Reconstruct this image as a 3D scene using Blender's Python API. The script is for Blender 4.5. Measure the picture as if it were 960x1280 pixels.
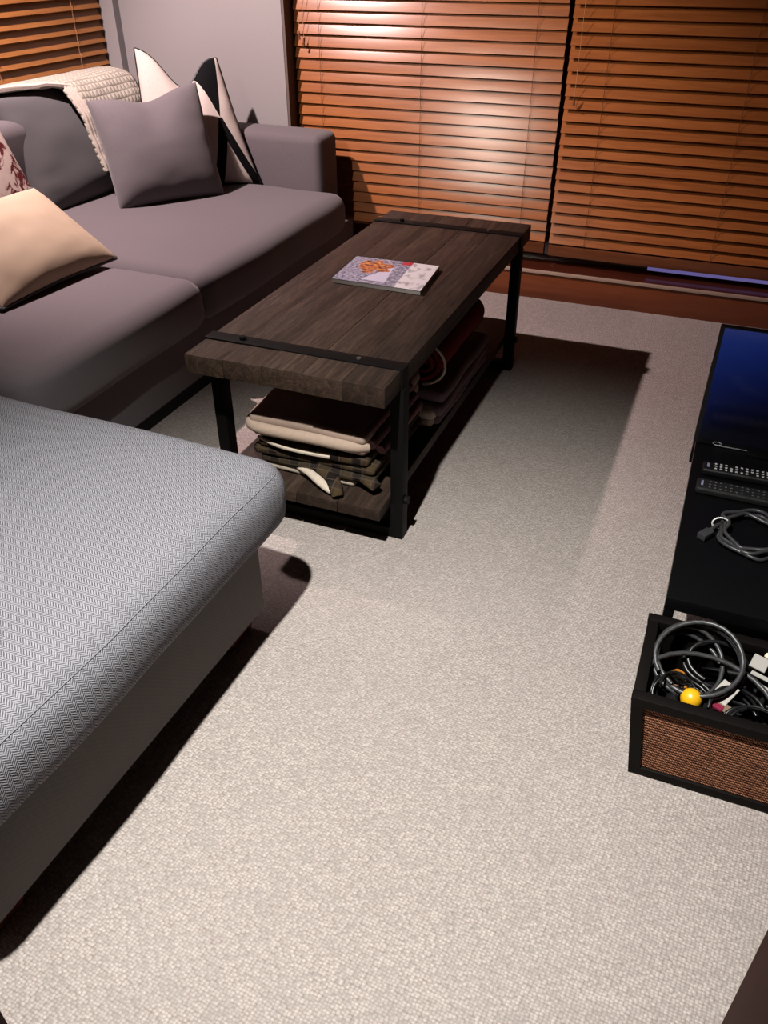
import bpy, bmesh, math, random
from mathutils import Vector, Matrix, noise
random.seed(7)
for o in list(bpy.data.objects): bpy.data.objects.remove(o)
S = bpy.context.scene
COL = S.collection
R = math.radians

# ---------------------------------------------------------------- camera
cam_d = bpy.data.cameras.new('camera'); cam = bpy.data.objects.new('camera', cam_d); COL.objects.link(cam)
cam_d.sensor_fit = 'VERTICAL'; cam_d.sensor_height = 36.0; cam_d.lens = 1037.2 / 1280 * 36.0
cam_d.clip_start = 0.02
YAW, PITCH, ROLL = R(22.116), R(34.909), R(-0.23)
f = Vector((-math.sin(YAW)*math.cos(PITCH), math.cos(YAW)*math.cos(PITCH), -math.sin(PITCH)))
r = Vector((math.cos(YAW), math.sin(YAW), 0)); u = r.cross(f)
r2 = r*math.cos(ROLL) + u*math.sin(ROLL); u2 = u*math.cos(ROLL) - r*math.sin(ROLL)
M = Matrix((r2, u2, -f)).transposed().to_4x4(); M.translation = Vector((0, 0, 1.33))
cam.matrix_world = M
S.camera = cam

# ---------------------------------------------------------------- world, exposure
W = bpy.data.worlds.new('World'); S.world = W; W.use_nodes = True
W.node_tree.nodes['Background'].inputs[0].default_value = (0.03, 0.035, 0.06, 1)   # night outside
W.node_tree.nodes['Background'].inputs[1].default_value = 0.03
S.view_settings.view_transform = 'Standard'; S.view_settings.look = 'None'
S.view_settings.gamma = 1; S.view_settings.use_curve_mapping = False
S.view_settings.exposure = 0.62

# ceiling downlights (tilting spots): x, y, watts, colour, aim point, full cone angle, blend
CEIL = 2.40
DOWNLIGHTS = [(-0.55, 0.42, 385.0, (1.0, 0.98, 0.925), (-0.46, 0.92, 0.0), 72, 1.0),
              (-2.42, 2.15, 300.0, (1.0, 0.78, 0.77), (-1.70, 3.10, 0.0), 92, 0.7),
              (-2.00, 0.42, 130.0, (1.0, 0.86, 0.74), (-1.08, 3.64, 0.80), 38, 1.0)]
for i, (x, y, p, c, aim, cone, bl_) in enumerate(DOWNLIGHTS):
    ld = bpy.data.lights.new('downlight_beam', 'SPOT'); ld.shadow_soft_size = 0.028
    ld.energy = p; ld.color = c; ld.spot_size = R(cone); ld.spot_blend = bl_
    lo = bpy.data.objects.new('downlight_beam', ld); COL.objects.link(lo); lo.location = (x, y, CEIL - 0.05)
    lo.rotation_euler = (Vector(aim) - lo.location).to_track_quat('-Z', 'Y').to_euler()

# ---------------------------------------------------------------- helpers
ORG = {}
def link(o): COL.objects.link(o); return o
def tag(o, label=None, cat=None, group=None, kind=None):
    if label: o['label'] = label
    if cat: o['category'] = cat
    if group: o['group'] = group
    if kind: o['kind'] = kind
    return o
def thing(name, label, cat, loc=(0, 0, 0), rz=0, group=None):
    o = link(bpy.data.objects.new(name, None)); o.empty_display_size = 0.05
    o.location = loc; o.rotation_euler = (0, 0, rz); ORG[o] = Vector(loc)
    return tag(o, label, cat, group)
def mesh_obj(name, me, m, parent=None, origin=None):
    me.materials.clear(); me.materials.append(m)
    o = link(bpy.data.objects.new(name, me))
    if parent is not None:
        o.parent = parent; ORG[o] = ORG[parent]
    else:
        ORG[o] = Vector((0, 0, 0))
    return o
def finish(bm, sharp=35):
    bm.normal_update()
    me = bpy.data.meshes.new('m')
    for fc in bm.faces: fc.smooth = True
    bm.to_mesh(me); bm.free()
    me.set_sharp_from_angle(angle=R(sharp))
    return me
def obj(name, bm, m, parent=None, sharp=35):
    """links bm (authored in world coordinates) as one mesh, local to its thing's origin"""
    if parent is not None: bmesh.ops.translate(bm, verts=bm.verts, vec=-ORG[parent])
    else:
        lo = Vector([min(v.co[k] for v in bm.verts) for k in range(3)]); hi = Vector([max(v.co[k] for v in bm.verts) for k in range(3)])
        base = Vector(((lo.x+hi.x)/2, (lo.y+hi.y)/2, lo.z)); bmesh.ops.translate(bm, verts=bm.verts, vec=-base)
        o = mesh_obj(name, finish(bm, sharp), m); o.location = base; ORG[o] = base; return o
    return mesh_obj(name, finish(bm, sharp), m, parent)
def struct(name, bm, m, parent=None):
    o = obj(name, bm, m, parent)
    if parent is None: o['kind'] = 'structure'
    return o
def box(x0, x1, y0, y1, z0, z1, bev=0.0, seg=2, bm=None):
    b = bm or bmesh.new()
    g = bmesh.ops.create_cube(b, size=1)
    for v in g['verts']:
        v.co = Vector(((x0+x1)/2 + v.co.x*(x1-x0), (y0+y1)/2 + v.co.y*(y1-y0), (z0+z1)/2 + v.co.z*(z1-z0)))
    if bev > 0:
        es = list({e for v in g['verts'] for e in v.link_edges})
        bmesh.ops.bevel(b, geom=es, offset=bev, segments=seg, affect='EDGES', profile=0.6)
    return b
def frustum(x0, x1, y0, y1, z0, z1, tx, ty, bm=None):
    """box whose bottom is inset by tx, ty"""
    b = bm or bmesh.new(); g = bmesh.ops.create_cube(b, size=1)
    for v in g['verts']:
        t = 1.0 if v.co.z > 0 else 0.0
        hx = (x1-x0)/2 - (1-t)*tx; hy = (y1-y0)/2 - (1-t)*ty
        v.co = Vector(((x0+x1)/2 + 2*v.co.x*hx, (y0+y1)/2 + 2*v.co.y*hy, (z0+z1)/2 + v.co.z*(z1-z0)))
    return b
def tube(pts, rad, n=8, bm=None, closed=False, caps=True, flat=1.0):
    b = bm or bmesh.new(); pts = [Vector(p) for p in pts]; N = len(pts); rings = []
    prev = None
    for i, p in enumerate(pts):
        if closed: t = pts[(i+1) % N] - pts[i-1]
        else: t = pts[min(i+1, N-1)] - pts[max(i-1, 0)]
        t.normalize()
        if prev is None:
            a = Vector((0, 0, 1)) if abs(t.z) < 0.9 else Vector((1, 0, 0))
            nrm = (a - t*a.dot(t)).normalized()
        else:
            nrm = (prev - t*prev.dot(t)).normalized()
        prev = nrm; bi = t.cross(nrm)
        rr = rad(i/(N-1)) if callable(rad) else rad
        rings.append([b.verts.new(p + (nrm*math.cos(2*math.pi*k/n)*flat + bi*math.sin(2*math.pi*k/n))*rr) for k in range(n)])
    for i in range(N if closed else N-1):
        A, B = rings[i], rings[(i+1) % N]
        for k in range(n): b.faces.new((A[k], A[(k+1) % n], B[(k+1) % n], B[k]))
    if caps and not closed:
        b.faces.new(list(reversed(rings[0]))); b.faces.new(rings[-1])
    return b
def smooth_path(pts, k=6, closed=False):
    P = [Vector(p) for p in pts]; out = []; n = len(P)
    for i in range(n if closed else n-1):
        if closed: a, b, c, d = P[i-1], P[i], P[(i+1) % n], P[(i+2) % n]
        else: a, b, c, d = P[max(i-1, 0)], P[i], P[i+1], P[min(i+2, n-1)]
        for j in range(k):
            t = j/k
            out.append(0.5*((2*b) + (c-a)*t + (2*a-5*b+4*c-d)*t*t + (3*b-a-3*c+d)*t**3))
    if not closed: out.append(P[-1])
    return out
def cyl(c, rad, h, n=16, axis='Z', bm=None, top=1.0):
    b = bm or bmesh.new(); c = Vector(c)
    ax = {'X': Vector((1, 0, 0)), 'Y': Vector((0, 1, 0)), 'Z': Vector((0, 0, 1))}[axis]
    tube([c, c+ax*h], lambda t: rad*(1+(top-1)*t), n, b)
    return b
def rbox(x0, x1, y0, y1, z0, z1, rad, n=14, puff=0.0, wob=0.0, bm=None, seed=0):
    """soft rounded cushion block: rounded box with crowned faces"""
    b = bm or bmesh.new(); h = Vector(((x1-x0)/2, (y1-y0)/2, (z1-z0)/2)); c = Vector(((x0+x1)/2, (y0+y1)/2, (z0+z1)/2))
    rad = min(rad, min(h)-1e-4)
    vs = {}
    def warp(t, hh):   # denser samples at the edges
        return t
    def ticks(hh):
        inner = hh - rad; a = [-1+0.0]
        k = max(2, int(n*inner/max(h)))
        arc = [math.sin(R(d)) for d in (0, 18, 36, 54, 72, 90)]
        lo = [-hh + rad*(1-math.cos(R(d))) for d in (0, 15, 30, 45, 60, 75, 90)]
        mid = [-inner + 2*inner*j/k for j in range(1, k)]
        return lo + mid + [-v for v in reversed(lo)]
    T = [ticks(h.x), ticks(h.y), ticks(h.z)]
    def pt(p):
        q = Vector([max(-(h[k]-rad), min(h[k]-rad, p[k])) for k in range(3)])
        d = p - q
        m = max(abs(d[k]) for k in range(3))
        if d.length > 1e-9: d = d.normalized()*rad
        w = q + d
        if puff:
            fx, fy, fz = [1-(w[k]/h[k])**2 for k in range(3)]
            fx, fy, fz = [max(0.0, v)**0.6 for v in (fx, fy, fz)]
            w.z += math.copysign(puff, w.z)*fx*fy*(abs(w.z)/h.z)
            w.x += math.copysign(puff*0.6, w.x)*fy*fz*(abs(w.x)/h.x)
            w.y += math.copysign(puff*0.6, w.y)*fx*fz*(abs(w.y)/h.y)
        if wob:
            w += w.normalized()*wob*noise.noise((w+c)*5.0 + Vector((seed, 0, 0)))
        return w + c
    for ax in range(3):
        a1, a2 = (ax+1) % 3, (ax+2) % 3
        for sgn in (-1, 1):
            grid = []
            for s in T[a1]:
                row = []
                for t in T[a2]:
                    p = Vector((0, 0, 0)); p[ax] = sgn*h[ax]; p[a1] = s; p[a2] = t
                    key = (round(p.x, 5), round(p.y, 5), round(p.z, 5))
                    if key not in vs: vs[key] = b.verts.new(pt(p))
                    row.append(vs[key])
                grid.append(row)
            for i in range(len(grid)-1):
                for j in range(len(grid[0])-1):
                    q = [grid[i][j], grid[i+1][j], grid[i+1][j+1], grid[i][j+1]]
                    if sgn < 0: q.reverse()
                    try: b.faces.new(q)
                    except ValueError: pass
    return b
def pillow_pt(C4, s, t, th, side, pinch, chop, wr, seed, nrm, bulge=0.42):
    """s,t in -1..1; C4 = bottom-left, bottom-right, top-right, top-left"""
    ps = s*(1 - pinch*(1-abs(t)**1.5)*abs(s)**2 * 1.0); pt_ = t*(1 - pinch*(1-abs(s)**1.5)*abs(t)**2)
    if chop: pt_ -= chop*max(0.0, (t+0.1))**1.2*math.exp(-(s/0.48)**2)
    U, V = (ps+1)/2, (pt_+1)/2
    P = C4[0]*(1-U)*(1-V) + C4[1]*U*(1-V) + C4[2]*U*V + C4[3]*(1-U)*V
    e = max(0.0, (1-abs(s)**2.2)*(1-abs(t)**2.2))**bulge
    d = th/2*e
    if chop: d *= 1 - 0.45*max(0.0, t)*math.exp(-(s/0.3)**2)
    if wr:
        edge = (max(abs(s), abs(t)))**3
        d += wr*e*(0.6*noise.noise(Vector((s*2.2+seed, t*2.2, side*3.0))) + 0.5*edge*noise.noise(Vector((s*5+seed, t*7, 1.7))))
    return P + nrm*side*max(d, 0.0008)
def pillow_bm(C4, th=0.14, n=30, pinch=0.07, chop=0.0, wr=0.012, seed=0, bulge=0.42):
    C4 = [Vector(c) for c in C4]
    nrm = (C4[1]-C4[0]).cross(C4[3]-C4[0]).normalized()
    b = bmesh.new(); uvl = b.loops.layers.uv.new('UVMap')
    tk = [math.sin(math.pi/2*(-1+2*i/n)) for i in range(n+1)]
    g = {}
    for sd in (1, -1):
        for i, s in enumerate(tk):
            for j, t in enumerate(tk):
                if sd < 0 and (i in (0, n) or j in (0, n)): g[sd, i, j] = g[1, i, j]; continue
                g[sd, i, j] = b.verts.new(pillow_pt(C4, s, t, th, sd, pinch, chop, wr, seed, nrm, bulge))
        for i in range(n):
            for j in range(n):
                ids = [(i, j), (i+1, j), (i+1, j+1), (i, j+1)]
                if sd < 0: ids.reverse()
                fc = b.faces.new([g[(sd,)+q] for q in ids])
                for lp, q in zip(fc.loops, ids): lp[uvl].uv = ((tk[q[0]]+1)/2, (tk[q[1]]+1)/2)
    return b
def pillow_rim(C4, th=0.14, n=30, pinch=0.07, chop=0.0, wr=0.012, seed=0, bulge=0.42, off=0.0):
    C4 = [Vector(c) for c in C4]; nrm = (C4[1]-C4[0]).cross(C4[3]-C4[0]).normalized()
    tk = [math.sin(math.pi/2*(-1+2*i/n)) for i in range(n+1)]
    ring = [(s, -1) for s in tk] + [(1, t) for t in tk[1:]] + [(s, 1) for s in reversed(tk[:-1])] + [(-1, t) for t in reversed(tk[1:-1])]
    return [pillow_pt(C4, s, t, th, 1, pinch, chop, 0, seed, nrm, bulge) + nrm*off for s, t in ring]

# ---------------------------------------------------------------- materials
class NT:
    def __init__(s, name):
        s.m = bpy.data.materials.new(name); s.m.use_nodes = True; s.t = s.m.node_tree
        s.b = s.t.nodes['Principled BSDF']
    def n(s, typ, **kw):
        nd = s.t.nodes.new(typ)
        for k, v in kw.items():
            if k in ('op',): nd.operation = v
            elif hasattr(nd, k): setattr(nd, k, v)
        return nd
    def l(s, a, b): s.t.links.new(a, b)
    def set(s, nd, idx, v):
        if hasattr(v, 'is_linked') or hasattr(v, 'links'): s.l(v, nd.inputs[idx])
        else: nd.inputs[idx].default_value = v
    def math(s, op, a, b=0.0, c=None, clamp=False):
        nd = s.t.nodes.new('ShaderNodeMath'); nd.operation = op; nd.use_clamp = clamp
        s.set(nd, 0, a); s.set(nd, 1, b)
        if c is not None: s.set(nd, 2, c)
        return nd.outputs[0]
    def coord(s, kind='Object'): return s.t.nodes.new('ShaderNodeTexCoord').outputs[kind]
    def mapping(s, vec, scale=(1, 1, 1), rot=(0, 0, 0), loc=(0, 0, 0)):
        nd = s.t.nodes.new('ShaderNodeMapping'); s.l(vec, nd.inputs[0])
        nd.inputs['Scale'].default_value = scale; nd.inputs['Rotation'].default_value = rot; nd.inputs['Location'].default_value = loc
        return nd.outputs[0]
    def noise(s, vec, scale, detail=3, rough=0.55, dist=0.0):
        nd = s.t.nodes.new('ShaderNodeTexNoise'); s.l(vec, nd.inputs['Vector'])
        nd.inputs['Scale'].default_value = scale; nd.inputs['Detail'].default_value = detail
        nd.inputs['Roughness'].default_value = rough; nd.inputs['Distortion'].default_value = dist
        return nd.outputs['Fac']
    def voronoi(s, vec, scale, rnd=1.0, feature='F1', out='Distance'):
        nd = s.t.nodes.new('ShaderNodeTexVoronoi'); nd.feature = feature; s.l(vec, nd.inputs['Vector'])
        nd.inputs['Scale'].default_value = scale; nd.inputs['Randomness'].default_value = rnd
        return nd.outputs[out]
    def ramp(s, fac, stops):
        nd = s.t.nodes.new('ShaderNodeValToRGB'); s.l(fac, nd.inputs[0]); e = nd.color_ramp.elements
        while len(e) < len(stops): e.new(0.5)
        for q, (p, c) in zip(e, stops): q.position = p; q.color = (*c, 1)
        return nd.outputs[0]
    def mix(s, fac, a, b):
        nd = s.t.nodes.new('ShaderNodeMix'); nd.data_type = 'RGBA'
        s.set(nd, 0, fac)
        for i, v in ((6, a), (7, b)):
            if isinstance(v, tuple): nd.inputs[i].default_value = (*v, 1) if len(v) == 3 else v
            else: s.l(v, nd.inputs[i])
        return nd.outputs[2]
    def color(s, v):
        if isinstance(v, tuple): s.b.inputs['Base Color'].default_value = (*v, 1)
        else: s.l(v, s.b.inputs['Base Color'])
    def bump(s, h, strength=0.5, dist=0.002):
        nd = s.t.nodes.new('ShaderNodeBump'); nd.inputs['Strength'].default_value = strength; nd.inputs['Distance'].default_value = dist
        s.l(h, nd.inputs['Height']); s.l(nd.outputs[0], s.b.inputs['Normal'])
    def rough(s, v, spec=0.5):
        s.set(s.b, 'Roughness', v) if not isinstance(v, float) else setattr(s.b.inputs['Roughness'], 'default_value', v)
        s.b.inputs['Specular IOR Level'].default_value = spec
    def sep(s, vec):
        nd = s.t.nodes.new('ShaderNodeSeparateXYZ'); s.l(vec, nd.inputs[0]); return nd.outputs
    def comb(s, x, y, z=0.0):
        nd = s.t.nodes.new('ShaderNodeCombineXYZ'); s.set(nd, 0, x); s.set(nd, 1, y); s.set(nd, 2, z); return nd.outputs[0]
def plain(name, col, rough=0.6, spec=0.5, metal=0.0, nscale=60, nvar=0.12, bump=0.0):
    k = NT(name); c = k.coord(); nz = k.noise(c, nscale)
    a = tuple(v*(1-nvar) for v in col); b = tuple(min(1, v*(1+nvar)) for v in col)
    k.color(k.mix(nz, a, b)); k.rough(rough, spec); k.b.inputs['Metallic'].default_value = metal
    if bump: k.bump(nz, bump, 0.002)
    return k.m

def carpet():
    k = NT('carpet_loop'); c = k.coord(); m = k.mapping(c, rot=(0, 0, 0.10), scale=(1.0, 1.25, 1))
    v = k.voronoi(m, 160, 0.5); v2 = k.voronoi(m, 160, 0.5, out='Color')
    big = k.noise(c, 2.6, 4); mid = k.noise(c, 30, 4, 0.7)
    col = k.ramp(v, [(0.10, (0.440, 0.391, 0.360)), (0.45, (0.320, 0.280, 0.258)), (0.84, (0.150, 0.112, 0.102))])
    vs = k.sep(v2)[0]
    col = k.mix(k.math('MULTIPLY', k.math('MULTIPLY', vs, vs), 0.75), col, (0.215, 0.190, 0.177))
    col = k.mix(k.ramp(mid, [(0.45, (0, 0, 0)), (0.75, (0.5, 0.5, 0.5))]), col, (0.205, 0.180, 0.167))
    col = k.mix(k.math('MULTIPLY', big, 0.22), col, (0.400, 0.362, 0.345))
    k.color(col); k.rough(0.95, 0.1)
    k.bump(k.math('SUBTRACT', 1.0, v), 0.7, 0.004)
    return k.m
def herring():
    k = NT('herringbone_weave'); c = k.coord(); s = k.sep(c)
    uu = s[1]; vv = k.math('SUBTRACT', s[0], s[2])
    w = 0.0085; p = 0.0058
    col_i = k.math('FLOOR', k.math('DIVIDE', uu, w)); fr = k.math('FRACT', k.math('DIVIDE', uu, w))
    par = k.math('ABSOLUTE', k.math('MODULO', col_i, 2.0))
    sg = k.math('SUBTRACT', k.math('MULTIPLY', par, 2.0), 1.0)
    off = k.math('MULTIPLY', k.math('MULTIPLY', fr, w), sg)
    t = k.math('FRACT', k.math('DIVIDE', k.math('ADD', vv, off), p))
    tri = k.math('ABSOLUTE', k.math('SUBTRACT', k.math('MULTIPLY', t, 2.0), 1.0))
    nz = k.noise(c, 260, 2); big = k.noise(c, 7, 3)
    g = k.math('ADD', tri, k.math('MULTIPLY', k.math('SUBTRACT', nz, 0.5), 0.55))
    col = k.ramp(g, [(0.22, (0.038, 0.035, 0.040)), (0.52, (0.180, 0.177, 0.197)), (0.9, (0.245, 0.242, 0.268))])
    col = k.mix(k.math('MULTIPLY', big, 0.2), col, (0.16, 0.152, 0.165))
    k.color(col); k.rough(0.95, 0.15); k.bump(g, 0.5, 0.0015)
    return k.m
def weave(name, col, sc=420, var=0.35, bump=0.35, big=0.15):
    k = NT(name); c = k.coord()
    s = k.sep(c); a = k.math('SINE', k.math('MULTIPLY', k.math('ADD', s[0], s[1]), sc*3.0)); b = k.math('SINE', k.math('MULTIPLY', k.math('SUBTRACT', s[2], k.math('MULTIPLY', s[0], 0.6)), sc*3.0))
    h = k.math('MULTIPLY', k.math('ADD', k.math('MULTIPLY', a, b), 1.0), 0.5)
    nz = k.noise(c, 180, 3); bg = k.noise(c, 6, 3)
    g = k.math('ADD', k.math('MULTIPLY', h, 0.5), k.math('MULTIPLY', nz, 0.5))
    lo = tuple(v*(1-var) for v in col); hi = tuple(v*(1+var) for v in col)
    cc = k.mix(g, lo, hi); cc = k.mix(k.math('MULTIPLY', bg, big*2), cc, tuple(v*0.8 for v in col))
    k.color(cc); k.rough(0.92, 0.2); k.bump(g, bump, 0.0012)
    k.b.inputs['Sheen Weight'].default_value = 0.15
    return k.m
def wood(name, dark, light, axis='Y', rough=0.5, spec=0.5, sc=1.0, stretch=14, bump=0.15, coat=0.0, contrast=0.5):
    k = NT(name); c = k.coord('Object')
    rnd = k.n('ShaderNodeObjectInfo').outputs['Random']
    add = k.n('ShaderNodeVectorMath'); add.operation = 'ADD'; k.l(c, add.inputs[0]); k.l(k.comb(k.math('MULTIPLY', rnd, 7.0), k.math('MULTIPLY', rnd, 13.0), k.math('MULTIPLY', rnd, 3.0)), add.inputs[1])
    scl = {'X': (1, stretch, stretch), 'Y': (stretch, 1, stretch), 'Z': (stretch, stretch, 1)}[axis]
    m = k.mapping(add.outputs[0], scale=tuple(v*sc for v in scl))
    g1 = k.noise(m, 3.0, 5, 0.6, 0.7); g2 = k.noise(m, 14.0, 4, 0.6, 0.3)
    g = k.math('ADD', k.math('MULTIPLY', g1, 0.65), k.math('MULTIPLY', g2, 0.35))
    g = k.math('ADD', g, k.math('MULTIPLY', k.math('SUBTRACT', rnd, 0.5), 0.12))
    col = k.ramp(g, [(0.5-contrast*0.35, dark), (0.5+contrast*0.3, light)])
    k.color(col); k.rough(rough, spec); k.bump(g, bump, 0.0015)
    if coat: k.b.inputs['Coat Weight'].default_value = coat; k.b.inputs['Coat Roughness'].default_value = 0.25
    return k.m

M_carpet = carpet()
M_herring = herring()
M_chbase = weave('chaise_base_weave', (0.105, 0.094, 0.088), 380, 0.4)
M_stitch = plain('stitch_thread', (0.15, 0.148, 0.162), 0.9, 0.1)
M_sofa = weave('sofa_grey_weave', (0.105, 0.090, 0.097), 400, 0.32)
M_backc = weave('back_cushion_charcoal', (0.080, 0.076, 0.080), 500, 0.2, 0.2)
M_pillow = weave('grey_pillow_weave', (0.118, 0.104, 0.111), 600, 0.25, 0.25)
M_wall = plain('wall_paint', (0.235, 0.222, 0.222), 0.9, 0.2, nscale=90, nvar=0.03, bump=0.03)
M_ceil = wood('ceiling_dark_finish', (0.07, 0.026, 0.012), (0.13, 0.05, 0.022), 'X', 0.6, 0.3)  # unseen ceiling; dark wood finish made up to cut bounce light
M_wall_dark = wood('wall_dark_finish', (0.07, 0.026, 0.012), (0.13, 0.05, 0.022), 'Z', 0.6, 0.3)  # made-up dark finish on the unseen walls, keeps bounced light low
M_reveal = plain('window_reveal_paint', (0.10, 0.075, 0.065), 0.7, 0.3)
M_slat = wood('blind_slat_wood', (0.17, 0.052, 0.013), (0.29, 0.098, 0.026), 'X', 0.25, 0.30, 1.0, 18, 0.05, contrast=0.6)
M_slat_y = wood('blind_slat_wood_y', (0.19, 0.070, 0.016), (0.30, 0.12, 0.032), 'Y', 0.36, 0.5, 1.0, 18, 0.08, contrast=0.6)
M_rail = wood('blind_rail_wood', (0.08, 0.024, 0.008), (0.13, 0.042, 0.014), 'X', 0.3, 0.5, 1.0, 18, 0.06)
M_maho = wood('mahogany_trim', (0.10, 0.024, 0.007), (0.15, 0.040, 0.012), 'X', 0.32, 0.5, 0.8, 14, 0.05)
M_sill = wood('sill_varnished', (0.035, 0.008, 0.004), (0.06, 0.014, 0.007), 'X', 0.22, 0.5, 0.8, 14, 0.04)
M_cap = plain('sill_cap_lit_edge', (0.30, 0.22, 0.17), 0.35, 0.5, nscale=30)  # pale colour paints in the light on the sill's front edge
M_jamb = wood('door_jamb_wood', (0.016, 0.0018, 0.0004), (0.026, 0.0034, 0.0008), 'Z', 0.6, 0.05, 0.8, 14, 0.05)
M_cord = plain('blind_cord', (0.10, 0.035, 0.016), 0.8, 0.2)
M_cord_l = plain('pull_cord_tan', (0.38, 0.20, 0.10), 0.8, 0.2)
M_black = plain('matte_black', (0.004, 0.004, 0.0045), 0.5, 0.25)
M_steel = plain('blackened_steel', (0.003, 0.0026, 0.0026), 0.6, 0.1, 0.0, nscale=40, nvar=0.3, bump=0.05)
M_steel_b = plain('bright_bolt_head', (0.16, 0.15, 0.15), 0.35, 0.5, 0.8)
M_foot = wood('sofa_foot_wood', (0.06, 0.012, 0.008), (0.10, 0.022, 0.014), 'Z', 0.4, 0.5)

def table_wood():
    k = NT('weathered_plank'); c = k.coord('Object')
    rnd = k.n('ShaderNodeObjectInfo').outputs['Random']
    add = k.n('ShaderNodeVectorMath'); add.operation = 'ADD'; k.l(c, add.inputs[0]); k.l(k.comb(k.math('MULTIPLY', rnd, 7.0), k.math('MULTIPLY', rnd, 13.0), 0.0), add.inputs[1])
    m = k.mapping(add.outputs[0], scale=(16, 1.0, 16))
    g1 = k.noise(m, 3.0, 6, 0.65, 1.0); g2 = k.noise(m, 16.0, 5, 0.65, 0.3); blot = k.noise(add.outputs[0], 5.0, 4, 0.6)
    g = k.math('ADD', k.math('MULTIPLY', g1, 0.55), k.math('MULTIPLY', g2, 0.45))
    g = k.math('ADD', g, k.math('MULTIPLY', k.math('SUBTRACT', rnd, 0.5), 0.10))
    col = k.ramp(g, [(0.33, (0.007, 0.0042, 0.003)), (0.5, (0.026, 0.0150, 0.010)), (0.68, (0.068, 0.042, 0.028))])
    col = k.mix(k.math('MULTIPLY', blot, 0.35), col, (0.015, 0.009, 0.007))
    # pale scuffs with a shape of their own
    sm = k.mapping(add.outputs[0], scale=(9, 3.0, 9)); sc = k.noise(sm, 7.0, 5, 0.7, 2.0)
    sf = k.ramp(sc, [(0.70, (0, 0, 0)), (0.76, (1, 1, 1))])
    col = k.mix(k.math('MULTIPLY', sf, 0.5), col, (0.10, 0.072, 0.056))
    k.color(col); k.rough(0.65, 0.18); k.bump(g, 0.35, 0.002)
    return k.m
M_plank = table_wood()

# ---------------------------------------------------------------- the setting
BW = 3.562       # back wall plane
LW = -2.712      # left wall plane
RW = 0.85        # right wall plane
NW = 0.30        # wall with the doorway the photo is taken from
struct('floor', box(-3.1, 1.1, -0.9, 3.95, -0.05, 0.0), M_carpet)
struct('ceiling', box(-3.1, 1.1, -0.9, 3.95, CEIL, CEIL+0.05), M_ceil)
WX0, WX1, WZ1, SILL = -1.90, 0.80, 2.12, 0.127
b = box(LW-0.2, WX0, BW, BW+0.20, 0, CEIL); box(WX1, RW+0.1, BW, BW+0.20, 0, CEIL, bm=b)
box(WX0, WX1, BW, BW+0.20, WZ1, CEIL, bm=b); box(WX0, WX1, BW+0.012, BW+0.20, 0, 0.112, bm=b)
struct('wall_back', b, M_wall)
LY0, LY1, LZ0, LZ1 = 1.2, 3.520, 0.80, 2.12
b = box(LW-0.2, LW, -0.9, LY0, 0, CEIL); box(LW-0.2, LW, LY1, BW, 0, CEIL, bm=b)
box(LW-0.2, LW, LY0, LY1, 0, LZ0, bm=b); box(LW-0.2, LW, LY0, LY1, LZ1, CEIL, bm=b)
struct('wall_left', b, M_wall)
struct('wall_right', box(RW, RW+0.1, -0.9, BW, 0, CEIL), M_wall_dark)
DX0, DX1 = -0.683, 0.101
b = box(LW, DX0-0.02, NW-0.12, NW-0.012, 0, CEIL); box(DX1+0.02, RW, NW-0.12, NW-0.012, 0, CEIL, bm=b); box(DX0-0.02, DX1+0.02, NW-0.12, NW-0.012, 2.08, CEIL, bm=b)
struct('wall_front', b, M_wall_dark)
tr = struct('trim_1', box(DX0-0.075, DX0, NW-0.135, NW, 0, 2.1, 0.004), M_jamb)
tr['label'] = 'dark wooden jamb of the doorway beside the chaise'
tr = struct('trim_2', box(DX1, DX1+0.075, NW-0.135, NW, 0, 2.1, 0.004), M_jamb)
tr['label'] = 'dark red wooden jamb of the doorway beside the cable basket'
struct('trim_3', box(DX0-0.075, DX1+0.075, NW-0.135, NW, 2.1, 2.17, 0.004), M_jamb)
# hall behind the camera, unlit
b = box(-3.1, 1.1, -1.0, -0.9, 0, CEIL)
struct('wall_hall', b, M_wall_dark)

# skirting under the big window and the sill with its nosing, the lit edge painted pale
sk = struct('baseboard_back', box(WX0, WX1, BW-0.012, BW+0.012, 0, 0.112, 0.002), M_maho)
sl = struct('trim_4', box(WX0, WX1, BW-0.016, BW+0.15, 0.112, SILL, 0.003), M_sill)
sl['label'] = 'deep varnished wooden window sill low above the carpet'
obj('nosing', box(WX0, WX1, BW-0.021, BW-0.014, 0.1135, SILL+0.0015, 0.0025), M_cap, sl)
bb = struct('baseboard_left', box(LW, WX0-0.002, BW-0.012, BW, 0, 0.10, 0.002), M_maho)

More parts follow.
